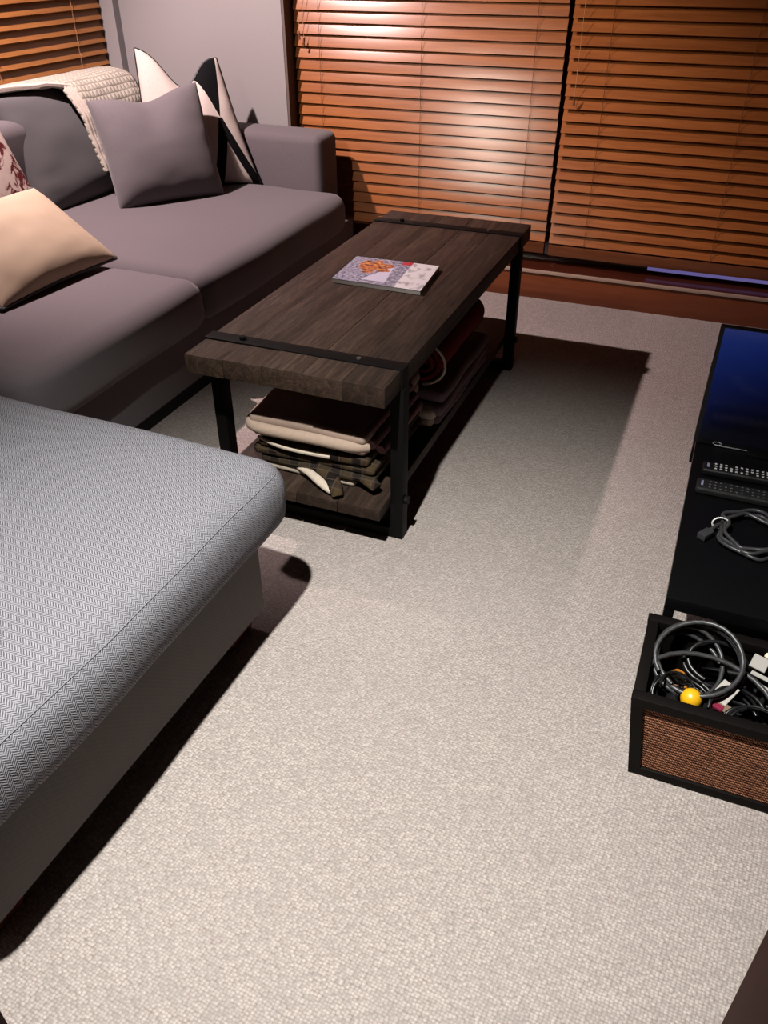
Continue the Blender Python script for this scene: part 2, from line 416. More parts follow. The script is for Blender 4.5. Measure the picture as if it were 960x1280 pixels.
def glass():
    k = NT('window_glass'); k.color((0.02, 0.02, 0.025)); k.rough(0.04, 0.5)
    k.b.inputs['Transmission Weight'].default_value = 1.0; k.b.inputs['IOR'].default_value = 1.1
    k.color((0.9, 0.92, 0.95)); return k.m
M_glass = glass()
def window(name, x0, x1, z0, z1, y, mull):
    w = link(bpy.data.objects.new(name, None)); w.location = ((x0+x1)/2, y, z0); ORG[w] = Vector(w.location); w['kind'] = 'structure'
    fr = 0.024
    obj('frame_rail', box(x0, x1, y, y+0.04, z0, z0+fr, 0.002), M_sill, w)
    obj('frame_rail', box(x0, x1, y, y+0.04, z1-fr, z1, 0.002), M_sill, w)
    xs = [x0] + mull + [x1]
    for i, m in enumerate(xs):
        a = m if i == 0 else (m-2*fr if i == len(xs)-1 else m-fr)
        obj('frame_stile', box(a, a+2*fr, y+0.001, y+0.039, z0+fr, z1-fr, 0.002), M_sill, w)
    for i in range(len(xs)-1):
        a = xs[i] + (2*fr if i == 0 else fr); c = xs[i+1] - (2*fr if i == len(xs)-2 else fr)
        obj('pane', box(a, c, y+0.016, y+0.022, z0+fr, z1-fr), M_glass, w)
    return w
window('window_1', WX0+0.012, WX1, SILL, WZ1, BW+0.13, [-0.705])
obj('reveal_board', box(WX0, WX0+0.012, BW+0.002, BW+0.17, SILL, WZ1), M_reveal, bpy.data.objects['window_1'])
def window_l():
    w = link(bpy.data.objects.new('window_2', None)); w.location = (LW-0.13, (LY0+LY1)/2, LZ0); ORG[w] = Vector(w.location); w['kind'] = 'structure'
    x = LW-0.15
    for z in (LZ0, LZ1-0.03): obj('frame_rail', box(x, x+0.03, LY0, LY1, z, z+0.03, 0.002), M_sill, w)
    for y in (LY0, 2.34, LY1-0.04): obj('frame_stile', box(x+0.001, x+0.029, y, y+0.04, LZ0+0.03, LZ1-0.03, 0.002), M_sill, w)
    for y in (LY0+0.04, 2.38): obj('pane', box(x+0.010, x+0.016, y, y+1.10, LZ0+0.03, LZ1-0.03), M_glass, w)
window_l()

# added emissive strip standing in for a lavender glow on the sill, seen through the gap under the right-hand blind
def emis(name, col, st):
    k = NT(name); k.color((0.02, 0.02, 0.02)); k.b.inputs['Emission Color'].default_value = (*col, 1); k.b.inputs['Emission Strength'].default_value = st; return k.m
o = obj('added_glow_strip', box(-0.27, 0.75, BW+0.088, BW+0.094, SILL+0.021, SILL+0.041, 0.003), emis('lavender_glow', (0.20, 0.165, 0.46), 0.36))
tag(o, 'lavender glow on the window sill below the darker blind, added as a strip', 'added glow')

# ---------------------------------------------------------------- venetian blinds
def slat_mesh(L, wdt=0.050, th=0.0028, axis='X', tilt=20, crown=0.0004):
    """slat centred at the origin, running along axis; room side leans down"""
    b = bmesh.new(); prof = []
    K = 4
    for k in range(K+1):
        a = -wdt/2 + wdt*k/K; prof.append((a, crown*(1-(2*a/wdt)**2) + th/2))
    for k in range(K, -1, -1):
        a = -wdt/2 + wdt*k/K; prof.append((a, crown*(1-(2*a/wdt)**2) - th/2))
    # across a: from front-bottom (a<0) to back-top (a>0); normal = outward to the room and up
    al = R(tilt)
    da = Vector((0, math.sin(al), math.cos(al))); dn = Vector((0, -math.cos(al), math.sin(al)))
    ends = []
    for x in (-L/2, L/2):
        row = []
        for a, h in prof:
            p = da*a + dn*h; p.x = x
            if axis == 'Y': p = Vector((-p.y, p.x, p.z))
            row.append(b.verts.new(p))
        ends.append(row)
    n = len(prof)
    for k in range(n): b.faces.new((ends[0][k], ends[0][(k+1) % n], ends[1][(k+1) % n], ends[1][k]))
    b.faces.new(list(reversed(ends[0]))); b.faces.new(ends[1])
    bmesh.ops.recalc_face_normals(b, faces=b.faces)
    return finish(b, 40)
PITCH_S = 0.0443
def blind_back(label, x0, x1, tilt, zlow, ladders, cords, y=BW+0.075):
    t = thing('venetian_blind', label, 'window blind', ((x0+x1)/2, y, zlow))
    me = slat_mesh(x1-x0, tilt=tilt)
    n = int((WZ1-0.07-zlow)/PITCH_S)
    for i in range(n):
        o = mesh_obj('slat', me, M_slat, t)
        o.location = (random.uniform(-.0015, .0015), random.uniform(-.0006, .0006), 0.045 + i*PITCH_S + random.uniform(-.0010, .0010))
        o.rotation_euler = (R(random.uniform(-1.2, 1.2)), R(random.uniform(-.06, .06)), 0)
    obj('bottom_rail', box(x0, x1, y-0.012, y+0.012, zlow-0.030, zlow+0.016, 0.004), M_rail, t)
    obj('head_rail', box(x0, x1, y-0.025, y+0.025, WZ1-0.055, WZ1-0.005, 0.003), M_rail, t)
    for lx in ladders:
        pts = []
        for i in range(n+1):
            z = zlow + 0.020 + i*PITCH_S
            pts += [(lx, y-0.0125, z-0.003), (lx, y-0.0175, z+0.006), (lx, y-0.0130, z+0.020)]
        obj('ladder_cord', tube(pts, 0.0010, 4), M_cord, t)
    for cx, zt in cords:
        c = obj('pull_cord', tube([(cx, y-0.028, zt), (cx+0.001, y-0.0275, zt+0.4), (cx+0.002, y-0.026, WZ1-0.05)], 0.0010, 5), M_cord_l, t)
        obj('tassel', tube([(cx, y-0.028, zt-0.030), (cx, y-0.028, zt-0.024), (cx, y-0.028, zt-0.004), (cx, y-0.028, zt+0.002)], lambda q: 0.0055-0.0035*q, 8), M_cord, c)
    return t
blind_back('closed glossy orange-brown wooden blind beside the grey wall', WX0+0.022, -0.716, 20, 0.205, [-1.76, -1.30, -0.83], [(-1.845, 0.99), (-1.825, 0.965)])
blind_back('wooden blind with wider dark gaps over the lavender glow', -0.697, WX1-0.005, 28, 0.200, [-0.545, -0.03, 0.5], [(-0.655, 0.80)])
def blind_left():
    x = LW-0.075; y0, y1, zlow = LY0+0.02, LY1-0.008, 0.83
    t = thing('venetian_blind', 'honey-coloured wooden blind on the window behind the sofa back', 'window blind', (x, (y0+y1)/2, zlow))
    me = slat_mesh(y1-y0, axis='Y', tilt=27)
    n = int((LZ1-0.07-zlow)/PITCH_S)
    for i in range(n):
        o = mesh_obj('slat', me, M_slat_y, t)
        o.location = (0, 0, 0.035 + i*PITCH_S + random.uniform(-.001, .001)); o.rotation_euler = (0, R(random.uniform(-1, 1)), 0)
    obj('bottom_rail', box(x-0.012, x+0.012, y0, y1, zlow-0.02, zlow+0.010, 0.003), M_rail, t)
    obj('head_rail', box(x-0.025, x+0.025, y0, y1, LZ1-0.055, LZ1-0.005, 0.003), M_rail, t)
    for ly in (1.6, 2.3, 2.83, 3.32):
        pts = []
        for i in range(n+1):
            z = zlow + 0.012 + i*PITCH_S
            pts += [(x+0.013, ly, z-0.003), (x+0.019, ly, z+0.006), (x+0.0135, ly, z+0.02)]
        obj('ladder_cord', tube(pts, 0.0010, 4), M_cord_l, t)
blind_left()

# ---------------------------------------------------------------- ceiling downlights
M_ring = plain('downlight_trim_white', (0.7, 0.7, 0.7), 0.4, 0.5)
for i, (x, y, p, c, aim, cone, bl_) in enumerate(DOWNLIGHTS):
    t = thing('downlight', ['round recessed ceiling downlight nearest the doorway', 'round recessed ceiling downlight above the sofa back', 'round recessed ceiling downlight above the chaise'][i], 'ceiling light', (x, y, CEIL))
    ring = [(x+0.048*math.cos(a*math.pi/16), y+0.048*math.sin(a*math.pi/16), CEIL-0.006) for a in range(32)]
    obj('trim_ring', tube(ring, 0.010, 8, closed=True, flat=0.55), M_ring, t)
    obj('lens', cyl((x, y, CEIL-0.012), 0.038, 0.010, 24), emis('lens_glow_%d' % i, c, 6.0), t)

# ---------------------------------------------------------------- chaise
ch = thing('chaise_lounge', 'grey herringbone chaise section with an overhanging seat cushion and dark feet', 'chaise', (-0.80, 1.24, 0), R(-1.7))
CX1, CY1 = -0.745, 1.318
obj('base', box(-2.62, -0.797, 0.40, 1.236, 0.055, 0.268, 0.012, 3), M_chbase, ch)
cbm = rbox(-2.60, CX1, 0.37, CY1, 0.262, 0.430, 0.062, 26, 0.014, 0.006)
from mathutils.bvhtree import BVHTree
tree = BVHTree.FromBMesh(cbm); seam = []
for i in range(60):
    hit = tree.ray_cast(Vector((-0.4, 0.44+i*0.0140, 0.410)), Vector((-1, 0, 0)))
    seam.append(hit[0] + Vector((0.0006, 0, 0)))
cu = obj('seat_cushion', cbm, M_herring, ch, 60)
obj('stitching', tube(seam, 0.0014, 5), M_stitch, cu)
welt = [(CX1-0.036, 0.44+i*0.03, 0.268) for i in range(28)]
obj('welt', tube(welt, 0.007, 6), M_chbase, cu)
for (fx, fy) in ((-0.87, 1.165), (-0.87, 0.435), (-2.5, 1.165), (-2.5, 0.435)):
    obj('foot', frustum(fx-0.055, fx+0.055, fy-0.055, fy+0.055, 0, 0.056, 0.012, 0.012), M_foot, ch)

# ---------------------------------------------------------------- sofa
so = thing('sofa', 'dark grey fabric sofa with two seat cushions and a square arm by the blinds', 'sofa', (-2.15, 2.4, 0))
obj('base', box(-2.69, -1.585, 1.39, 3.545, 0.055, 0.272, 0.012, 3), M_sofa, so)
obj('plinth', box(-2.66, -1.605, 1.40, 3.52, 0.0, 0.056), M_black, so)
obj('seat_cushion', rbox(-2.62, -1.515, 1.388, 2.213, 0.258, 0.425, 0.060, 22, 0.016, 0.008, seed=3), M_sofa, so, 60)
obj('seat_cushion', rbox(-2.62, -1.520, 2.217, 3.352, 0.258, 0.425, 0.060, 22, 0.018, 0.008, seed=9), M_sofa, so, 60)
obj('arm', rbox(-2.69, -1.652, 3.360, 3.546, 0.06, 0.632, 0.034, 20, 0.006), M_sofa, so, 60)
obj('back', rbox(-2.70, -2.50, 1.39, 3.37, 0.10, 0.765, 0.05, 22, 0.004), M_sofa, so, 60)
def back_cushion(y0, y1, seed):
    C4 = [(-2.462, y0+.01, 0.425), (-2.462, y1-.01, 0.425), (-2.60, y1-.01, 0.836), (-2.60, y0+.01, 0.836)]
    c = obj('back_cushion', pillow_bm(C4, 0.185, 30, 0.02, 0, 0.014, seed, 0.30), M_backc, so, 70)
    obj('piping', tube(pillow_rim(C4, 0.185, 30, 0.02, bulge=0.30), 0.004, 6, closed=True), M_backc, c)
back_cushion(1.66, 2.535, 4.0)
back_cushion(2.545, 3.36, 1.0)

# ---------------------------------------------------------------- throw over the sofa back
def waffle():
    k = NT('cream_waffle_knit'); c = k.coord('UV'); s = k.sep(c)
    a = k.math('ABSOLUTE', k.math('SINE', k.math('MULTIPLY', s[0], 3.1416*44))); d = k.math('ABSOLUTE', k.math('SINE', k.math('MULTIPLY', s[1], 3.1416*44)))
    h = k.math('MINIMUM', a, d)
    cell = k.ramp(h, [(0.0, (0.17, 0.145, 0.11)), (0.45, (0.36, 0.335, 0.285))])
    nz = k.noise(k.coord(), 120, 3); cell = k.mix(k.math('MULTIPLY', nz, 0.25), cell, (0.38, 0.36, 0.315))
    k.color(cell); k.rough(0.95, 0.1); k.bump(h, 0.7, 0.004); return k.m
def throw():
    b = bmesh.new(); uvl = b.loops.layers.uv.new('UVMap')
    prof = [(-2.690, 0.68), (-2.698, 0.76), (-2.690, 0.838), (-2.645, 0.850), (-2.590, 0.850), (-2.540, 0.840), (-2.490, 0.795), (-2.456, 0.725), (-2.432, 0.655), (-2.412, 0.590), (-2.400, 0.535)]
    prof = [Vector((p[0], 0, p[1])) for p in prof]; path = smooth_path(prof, 5)
    NP = len(path); NY = 46; g = []
    for i, p in enumerate(path):
        s = i/(NP-1); row = []
        yl = 2.36 if s < 0.30 else 2.36 + (2.850-2.36)*min(1, (s-0.30)/0.24)**0.85 + 0.02*max(0, s-0.62)
        yr = 3.30
        for j in range(NY+1):
            q = j/NY; y = yl + (yr-yl)*q
            w = 0.010*noise.noise(Vector((s*5, y*7, 2.2))) + 0.006*noise.noise(Vector((s*14, y*16, 5)))
            amp = 1.0 if s < 0.6 else 1.4
            d = Vector((0.75, 0, 0.66)) if s < 0.75 else Vector((1, 0, 0.1))
            P = Vector((p.x, y, p.z)) + d*(w*amp*(0.3 if s < 0.5 else 1.0) + (0.004 if s < 0.5 else 0.012) + (0.004 if s < 0.5 else 0.010)*math.exp(-((q)/0.05)**2))
            if s > 0.9: P.z += 0.012*noise.noise(Vector((y*6, 0, 9)))
            row.append((b.verts.new(P), (y, s*0.62)))
        g.append(row)
    for i in range(NP-1):
        for j in range(NY):
            ids = [(i, j), (i+1, j), (i+1, j+1), (i, j+1)]
            fc = b.faces.new([g[a][c][0] for a, c in ids])
            for lp, (a, c) in zip(fc.loops, ids): lp[uvl].uv = g[a][c][1]
    bmesh.ops.recalc_face_normals(b, faces=b.faces)
    rim = [g[i][0][0].co.copy() for i in range(NP)]
    return b, rim
tb, rim = throw()
th = obj('throw_blanket', tb, waffle(), None, 70)
md = th.modifiers.new('thick', 'SOLIDIFY'); md.thickness = 0.009; md.offset = 1
tag(th, 'cream waffle-knit throw draped over the sofa back', 'blanket')
M_hem = plain('cream_fleece_hem', (0.42, 0.37, 0.32), 0.95, 0.1, nscale=90, nvar=0.15, bump=0.4)
off = ORG[th]
for k in range(3):
    bmh = tube([(p.x+0.008+0.004*k, p.y+0.010+0.013*k, p.z+0.008-0.002*k) for p in rim[12:]], 0.0095, 6)
    obj('hem', bmh, M_hem, th)

# ---------------------------------------------------------------- scatter pillows
G = [(-2.233, 2.735, 0.432), (-1.968, 3.090, 0.432), (-2.095, 3.165, 0.842), (-2.372, 2.822, 0.806)]
gp = thing('scatter_pillow', 'plain grey square pillow propped against the patterned pillow', 'pillow', (-2.1, 2.9, 0.43))
KW = dict(th=0.20, pinch=0.05, chop=0.13, wr=0.008, seed=2.0, bulge=0.42)
obj('cover', pillow_bm(G, n=40, **KW), M_pillow, gp, 80)
# patterned pillow
def bw_mat():
    k = NT('black_and_cream_geometric'); s = k.sep(k.coord('UV'))
    d = k.math('ABSOLUTE', k.math('SUBTRACT', s[0], 0.80))
    v = s[1]
    up = k.math('MULTIPLY', k.math('GREATER_THAN', v, 0.52), k.math('LESS_THAN', d, k.math('MULTIPLY', k.math('SUBTRACT', v, 0.52), 0.36)))
    band = k.math('MULTIPLY', k.math('SUBTRACT', 0.52, v), 0.40)
    lo = k.math('MULTIPLY', k.math('LESS_THAN', v, 0.52), k.math('MULTIPLY', k.math('LESS_THAN', d, k.math('ADD', band, 0.02)), k.math('GREATER_THAN', d, k.math('SUBTRACT', band, 0.075))))
    blk = k.math('MAXIMUM', up, lo)
    nz = k.noise(k.coord(), 160, 3)
    cream = k.mix(nz, (0.40, 0.335, 0.30), (0.52, 0.47, 0.43))
    k.color(k.mix(blk, cream, (0.004, 0.004, 0.0045))); k.rough(0.9, 0.08); k.bump(nz, 0.2, 0.001); return k.m
BWP = [(-2.300, 3.030, 0.432), (-1.935, 3.335, 0.432), (-2.118, 3.372, 0.905), (-2.385, 3.190, 0.950)]
bp = thing('scatter_pillow', 'cream pillow with black diamond shapes in the corner of the sofa', 'pillow', (-2.1, 3.2, 0.43))
KB = dict(th=0.13, pinch=0.045, chop=0.42, wr=0.010, seed=5.0, bulge=0.42)
cov = obj('cover', pillow_bm(BWP, n=36, **KB), bw_mat(), bp, 80)
obj('piping', tube(pillow_rim(BWP, n=36, off=-0.004, **KB), 0.0055, 6, closed=True), M_black, bp)
# cream lumbar pillow with dark edging
M_cream = plain('cream_velvet', (0.38, 0.295, 0.21), 0.8, 0.25, nscale=14, nvar=0.10, bump=0.05)
CP = [(-1.872, 1.708, 0.452), (-1.850, 2.205, 0.452), (-2.115, 2.188, 0.652), (-2.140, 1.712, 0.655)]
cp = thing('lumbar_pillow', 'cream velvet oblong pillow with dark piped edge lying on the sofa seat', 'pillow', (-1.95, 1.95, 0.43))
KC = dict(th=0.125, pinch=0.05, chop=0.0, wr=0.010, seed=8.0, bulge=0.45)
obj('cover', pillow_bm(CP, n=34, **KC), M_cream, cp, 80)
obj('piping', tube(pillow_rim(CP, n=34, off=-0.005, **KC), 0.0065, 6, closed=True), plain('charcoal_piping', (0.03, 0.03, 0.035), 0.7), cp)
# red-blotched pillow further along
def floral():
    k = NT('red_floral_print'); c = k.coord(); n1 = k.noise(c, 13, 4, 0.6, 1.0); n2 = k.noise(c, 30, 3)
    f1 = k.ramp(n1, [(0.50, (0, 0, 0)), (0.54, (1, 1, 1))])
    base = k.mix(n2, (0.34, 0.26, 0.23), (0.45, 0.37, 0.33)); k.color(k.mix(f1, base, (0.07, 0.005, 0.006))); k.rough(0.9, 0.2); return k.m
FP = [(-2.300, 1.98, 0.44), (-2.290, 2.42, 0.44), (-2.470, 2.415, 0.845), (-2.480, 1.97, 0.845)]
fl = obj('scatter_pillow', pillow_bm(FP, 0.13, 28, 0.05, 0, 0.01, 3.0), floral(), None, 80)
tag(fl, 'pale pillow with dark red print leaning on the near back cushion', 'pillow')

# ---------------------------------------------------------------- coffee table
TX0, TX1, TY0, TY1, TZ0, TZ1 = -1.160, -0.632, 1.562, 2.938, 0.440, 0.490
ct = thing('coffee_table', 'dark rustic plank coffee table with black steel legs and a lower shelf', 'coffee table', ((TX0+TX1)/2, (TY0+TY1)/2, 0))
NPL = 5; pw = (TX1-TX0)/NPL
for i in range(NPL):
    a = TX0+i*pw; jy = random.uniform(-.004, .004); jz = random.uniform(-.0012, .0012)
    g = 0.0004
    obj('plank', box(a+(g if i else 0), a+pw-(g if i < NPL-1 else 0), TY0+abs(jy)*(0 if i in (0, 4) else 1), TY1-abs(jy), TZ0, TZ1+jz, 0.0013), M_plank, ct)
for yc in (1.682, 2.800):
    obj('strap', box(TX0-0.004, TX1+0.006, yc-0.021, yc+0.021, TZ1-0.001, TZ1+0.004, 0.001), M_steel, ct)
    for sx in (TX0-0.004, TX1-0.026):
        obj('leg', box(sx, sx+0.034, yc-0.019, yc+0.019, 0.0, TZ0+0.002 if sx < -1 else TZ0+0.002, 0.002), M_steel, ct)
    for sx in (TX0-0.004, TX1+0.0005):
        obj('strap_end', box(sx, sx+0.0045, yc-0.021, yc+0.021, TZ0-0.002, TZ1+0.001, 0.0008), M_steel, ct)
    obj('floor_bar', box(TX0+0.030, TX1-0.026, yc-0.019, yc+0.019, 0.0, 0.030, 0.002), M_steel, ct)
    for k, bx in enumerate((TX0+0.095, TX1-0.115)):
        h = cyl((bx, yc, TZ1+0.003), 0.0085 if k == 0 else 0.006, 0.009 if k == 0 else 0.004, 6 if k == 0 else 12)
        o = obj('bolt', h, M_steel if k == 0 else M_steel_b, ct)
    for sx, sg in ((TX0-0.004, -1), (TX1+0.008, 1)):
        h = cyl((sx if sg > 0 else sx-0.010, yc, 0.118), 0.012, 0.010, 10, 'X'); obj('shelf_bolt', h, M_steel, ct)
SZ0, SZ1 = 0.100, 0.132
sx0, sx1 = TX0+0.030, TX1-0.026
for i in range(4):
    w = (sx1-sx0)/4
    obj('shelf_plank', box(sx0+i*w+(.0008 if i else 0), sx0+(i+1)*w-(.0008 if i < 3 else 0), 1.588, 2.935, SZ0, SZ1+random.uniform(-.001, .001), 0.002), M_plank, ct)

# ---------------------------------------------------------------- magazine
def cover_mat():
    k = NT('magazine_cover_print'); s = k.sep(k.coord('UV')); c = k.coord('UV')
    u_, v_ = s[0], s[1]
    vn = k.voronoi(k.mapping(c, scale=(14, 10, 1)), 2.2, 1.0, out='Color'); nz = k.noise(c, 26, 4, 0.7)
    base = k.ramp(nz, [(0.38, (0.02, 0.022, 0.035)), (0.50, (0.16, 0.17, 0.24)), (0.64, (0.36, 0.37, 0.45))])
    # plate (pale wedge) and orange food blob
    pl = k.math('MULTIPLY', k.math('LESS_THAN', k.math('ABSOLUTE', k.math('SUBTRACT', u_, k.math('ADD', 0.42, k.math('MULTIPLY', v_, 0.15)))), k.math('MULTIPLY', k.math('SUBTRACT', 0.75, v_), 0.22)), k.math('GREATER_THAN', v_, 0.12))
    base = k.mix(pl, base, (0.40, 0.40, 0.50))
    du = k.math('DIVIDE', k.math('SUBTRACT', u_, 0.33), 0.20); dv = k.math('DIVIDE', k.math('SUBTRACT', v_, 0.66), 0.27)
    rr = k.math('ADD', k.math('MULTIPLY', du, du), k.math('MULTIPLY', dv, dv)); rr = k.math('ADD', rr, k.math('MULTIPLY', k.math('SUBTRACT', k.noise(c, 9, 3), 0.5), 3.2))
    food = k.ramp(k.noise(c, 17, 3), [(0.40, (0.05, 0.010, 0.006)), (0.50, (0.30, 0.07, 0.015)), (0.64, (0.48, 0.22, 0.05))])
    base = k.mix(k.math('LESS_THAN', rr, 0.85), base, food)
    red = k.math('MULTIPLY', k.math('MULTIPLY', k.math('GREATER_THAN', u_, 0.58), k.math('LESS_THAN', u_, 0.72)), k.math('GREATER_THAN', v_, 0.86))
    base = k.mix(red, base, (0.30, 0.015, 0.035))
    # pale panel with faint grey smudges of print
    sm = k.noise(k.mapping(c, scale=(1.6, 1, 1)), 8, 2, 0.5)
    sp = k.ramp(sm, [(0.52, (0.52, 0.52, 0.53)), (0.66, (0.26, 0.265, 0.28))])
    base = k.mix(k.math('GREATER_THAN', u_, 0.70), base, sp)
    k.color(base); k.rough(0.35, 0.4); return k.m
def slab_uv(C4, z0, z1):
    b = bmesh.new(); uvl = b.loops.layers.uv.new('UVMap')
    lo = [b.verts.new((p[0], p[1], z0)) for p in C4]; hi = [b.verts.new((p[0], p[1], z1)) for p in C4]
    fc = b.faces.new(hi)
    for lp, q in zip(fc.loops, ((0, 0), (1, 0), (1, 1), (0, 1))): lp[uvl].uv = q
    b.faces.new(list(reversed(lo)))
    for i in range(4): b.faces.new((lo[i], lo[(i+1) % 4], hi[(i+1) % 4], hi[i]))
    return b
MC = [(-1.034, 2.146), (-0.757, 2.141), (-0.776, 2.362), (-1.046, 2.358)]
mg = thing('magazine', 'glossy magazine with food photo cover lying on the coffee table', 'magazine', (-0.9, 2.25, 0.4915))
obj('pages', slab_uv([(-1.033, 2.147), (-0.758, 2.142), (-0.777, 2.361), (-1.045, 2.357)], 0.4918, 0.5030), plain('paper_edges', (0.68, 0.64, 0.60), 0.8, 0.2, nscale=200), mg)
obj('cover', slab_uv(MC, 0.5030, 0.5042), cover_mat(), mg)

# ---------------------------------------------------------------- folded blankets on the shelf
def folded(x0, x1, y0, y1, z0, z1, layers, jut=0.0, seed=0, bev=0.45, sag=0.0):
    """one folded cloth: stacked soft layers joined at a rounded fold along x1/x0"""
    b = bmesh.new(); h = (z1-z0)/layers
    for k in range(layers):
        rnd = random.Random(seed*10+k)
        a = rnd.uniform(-jut, jut); c = rnd.uniform(-jut, jut)
        rbox(x0+a, x1+c, y0+rnd.uniform(-jut, jut)*.6, y1, z0+k*h*0.985, z0+(k+1)*h*1.01, h*bev, 12, 0.002, 0.010, bm=b, seed=seed+k*3)
    if sag:
        for v in b.verts:
            q = max(0, (v.co.z-z0)/(z1-z0)); v.co.z += sag*q*noise.noise(Vector((v.co.x*6, v.co.y*6, seed)))
    return b
M_beige = plain('beige_fleece', (0.25, 0.18, 0.145), 0.95, 0.1, nscale=80, nvar=0.12, bump=0.3)
M_beige_lit = plain('beige_fleece_lit_edge', (0.31, 0.235, 0.185), 0.95, 0.1, nscale=80, nvar=0.12, bump=0.3)  # same beige made lighter, the light on the edge put into the colour
M_fleece_l = plain('pale_sherpa', (0.42, 0.355, 0.29), 0.95, 0.1, nscale=120, nvar=0.15, bump=0.4)
def plaid():
    k = NT('dark_plaid'); s = k.sep(k.coord())
    def stripes(v, f, wd): return k.math('LESS_THAN', k.math('ABSOLUTE', k.math('SUBTRACT', k.math('FRACT', k.math('MULTIPLY', v, f)), 0.5)), wd)
    yz = k.math('ADD', s[1], s[2])
    a = stripes(s[0], 16, 0.16); b_ = stripes(yz, 16, 0.16); c1 = stripes(s[0], 16.0, 0.30); d1 = stripes(s[0], 33, 0.06); e1 = stripes(yz, 33, 0.06)
    col = k.mix(c1, (0.009, 0.006, 0.005), (0.028, 0.018, 0.010)); col = k.mix(k.math('MULTIPLY', a, 0.6), col, (0.050, 0.033, 0.015))
    col = k.mix(k.math('MULTIPLY', b_, 0.5), col, (0.02, 0.017, 0.014)); col = k.mix(k.math('MULTIPLY', k.math('MAXIMUM', d1, e1), 0.5), col, (0.07, 0.052, 0.038))
    k.color(col); k.rough(0.95, 0.1); k.bump(k.noise(k.coord(), 200), 0.3, 0.001); return k.m
M_plaid = plaid()
# bottom plaid blanket with pale lining and a flopped corner
pb = thing('folded_blanket', 'dark plaid blanket with pale lining folded on the shelf under the beige fleece', 'blanket', (-0.87, 1.8, SZ1))
obj('fold', folded(-1.045, -0.705, 1.655, 2.02, SZ1+0.022, SZ1+0.102, 3, 0.010, 2), M_plaid, pb, 70)
obj('lining', folded(-1.030, -0.760, 1.665, 2.01, SZ1+0.002, SZ1+0.026, 1, 0.0, 6), M_fleece_l, pb, 70)
fp = smooth_path([(-0.93, 1.670, 0.160), (-0.88, 1.650, 0.160), (-0.845, 1.632, 0.157), (-0.815, 1.618, 0.150), (-0.796, 1.608, 0.146)], 5)
obj('lining_corner', tube(fp, lambda t: 0.008+0.009*math.sin(math.pi*min(1, t*0.9)), 12, flat=0.65), M_fleece_l, pb, 70)
fp = smooth_path([(-0.86, 1.665, 0.176), (-0.81, 1.635, 0.168), (-0.785, 1.606, 0.152), (-0.778, 1.598, 0.143)], 5)
obj('corner_flap', tube(fp, lambda t: 0.022-0.007*t, 12, flat=0.6), M_plaid, pb, 70)
fp = smooth_path([(-0.80, 1.70, 0.172), (-0.74, 1.672, 0.170), (-0.702, 1.655, 0.162), (-0.690, 1.650, 0.156)], 5)
obj('corner_flap', tube(fp, lambda t: 0.024-0.008*t, 12, flat=0.6), M_plaid, pb, 70)
obj('lining_edge', tube(smooth_path([(-1.035, 1.660, 0.232), (-0.97, 1.645, 0.226), (-0.90, 1.645, 0.222), (-0.82, 1.648, 0.222)], 6), 0.0045, 6), M_fleece_l, pb)
# beige fleece on top
bl = thing('folded_blanket', 'beige fleece blanket folded on top of the plaid blanket under the table', 'blanket', (-0.87, 1.8, SZ1+0.11))
obj('fold', folded(-1.050, -0.715, 1.645, 2.05, SZ1+0.108, SZ1+0.176, 2, 0.008, 5, 0.48, 0.012), M_beige, bl, 70)
obj('edge_roll', tube(smooth_path([(-1.052, 1.99, 0.280), (-1.060, 1.86, 0.279), (-1.058, 1.70, 0.276), (-1.040, 1.648, 0.273), (-0.96, 1.640, 0.272), (-0.86, 1.642, 0.272), (-0.76, 1.648, 0.268), (-0.72, 1.67, 0.265)], 6), 0.016, 10), M_beige_lit, bl, 70)
for k in range(3):
    obj('fold_ridge', tube(smooth_path([(-0.735+k*.018, 1.66+k*.02, 0.285-k*.022), (-0.722+k*.016, 1.78, 0.300-k*.024), (-0.716+k*.014, 1.95, 0.302-k*.024)], 6), 0.014, 8), plain('mauve_fold_%d' % k, (0.16, 0.085, 0.085), 0.95, 0.1), bl, 70)
# red rolled blanket and mauve folded one further back
def roll(cx, cz, y0, y1, rad, turns=2.6, th=0.016, seed=0):
    b = bmesh.new(); N = 64; rows = []
    for yy_i in range(13):
        y = y0+(y1-y0)*yy_i/12; row_o = []; row_i = []
        for i in range(N+1):
            t = i/N; a = t*turns*2*math.pi; rr = 0.018+(rad-0.018)*t
            wob = 1+0.05*noise.noise(Vector((a*0.6, y*5, seed)))
            for rw, q in ((row_o, rr*wob+th*0.35), (row_i, rr*wob-th*0.35)):
                rw.append(b.verts.new((cx+q*math.cos(a)*1.12, y+0.012*math.sin(a*0.5+seed), cz+q*math.sin(a)*0.9)))
        rows.append((row_o, row_i))
    for k in range(12):
        for i in range(N):
            for s in (0, 1):
                q = (rows[k][s][i], rows[k][s][i+1], rows[k+1][s][i+1], rows[k+1][s][i]); b.faces.new(q if s else tuple(reversed(q)))
    for k in (0, 12):
        for i in range(N): b.faces.new((rows[k][0][i], rows[k][0][i+1], rows[k][1][i+1], rows[k][1][i]))
    for k in range(12):
        for i in (0, N): b.faces.new((rows[k][0][i], rows[k][1][i], rows[k+1][1][i], rows[k+1][0][i]))
    bmesh.ops.recalc_face_normals(b, faces=b.faces)
    return b
M_red = plain('dark_red_wool', (0.11, 0.009, 0.008), 0.95, 0.1, nscale=100, nvar=0.2, bump=0.3)
M_mauve = plain('mauve_knit', (0.13, 0.085, 0.10), 0.95, 0.1, nscale=140, nvar=0.2, bump=0.4)
rr = thing('rolled_blanket', 'dark red rolled blanket on the shelf at the far end of the table', 'blanket', (-0.74, 2.25, SZ1+0.12))
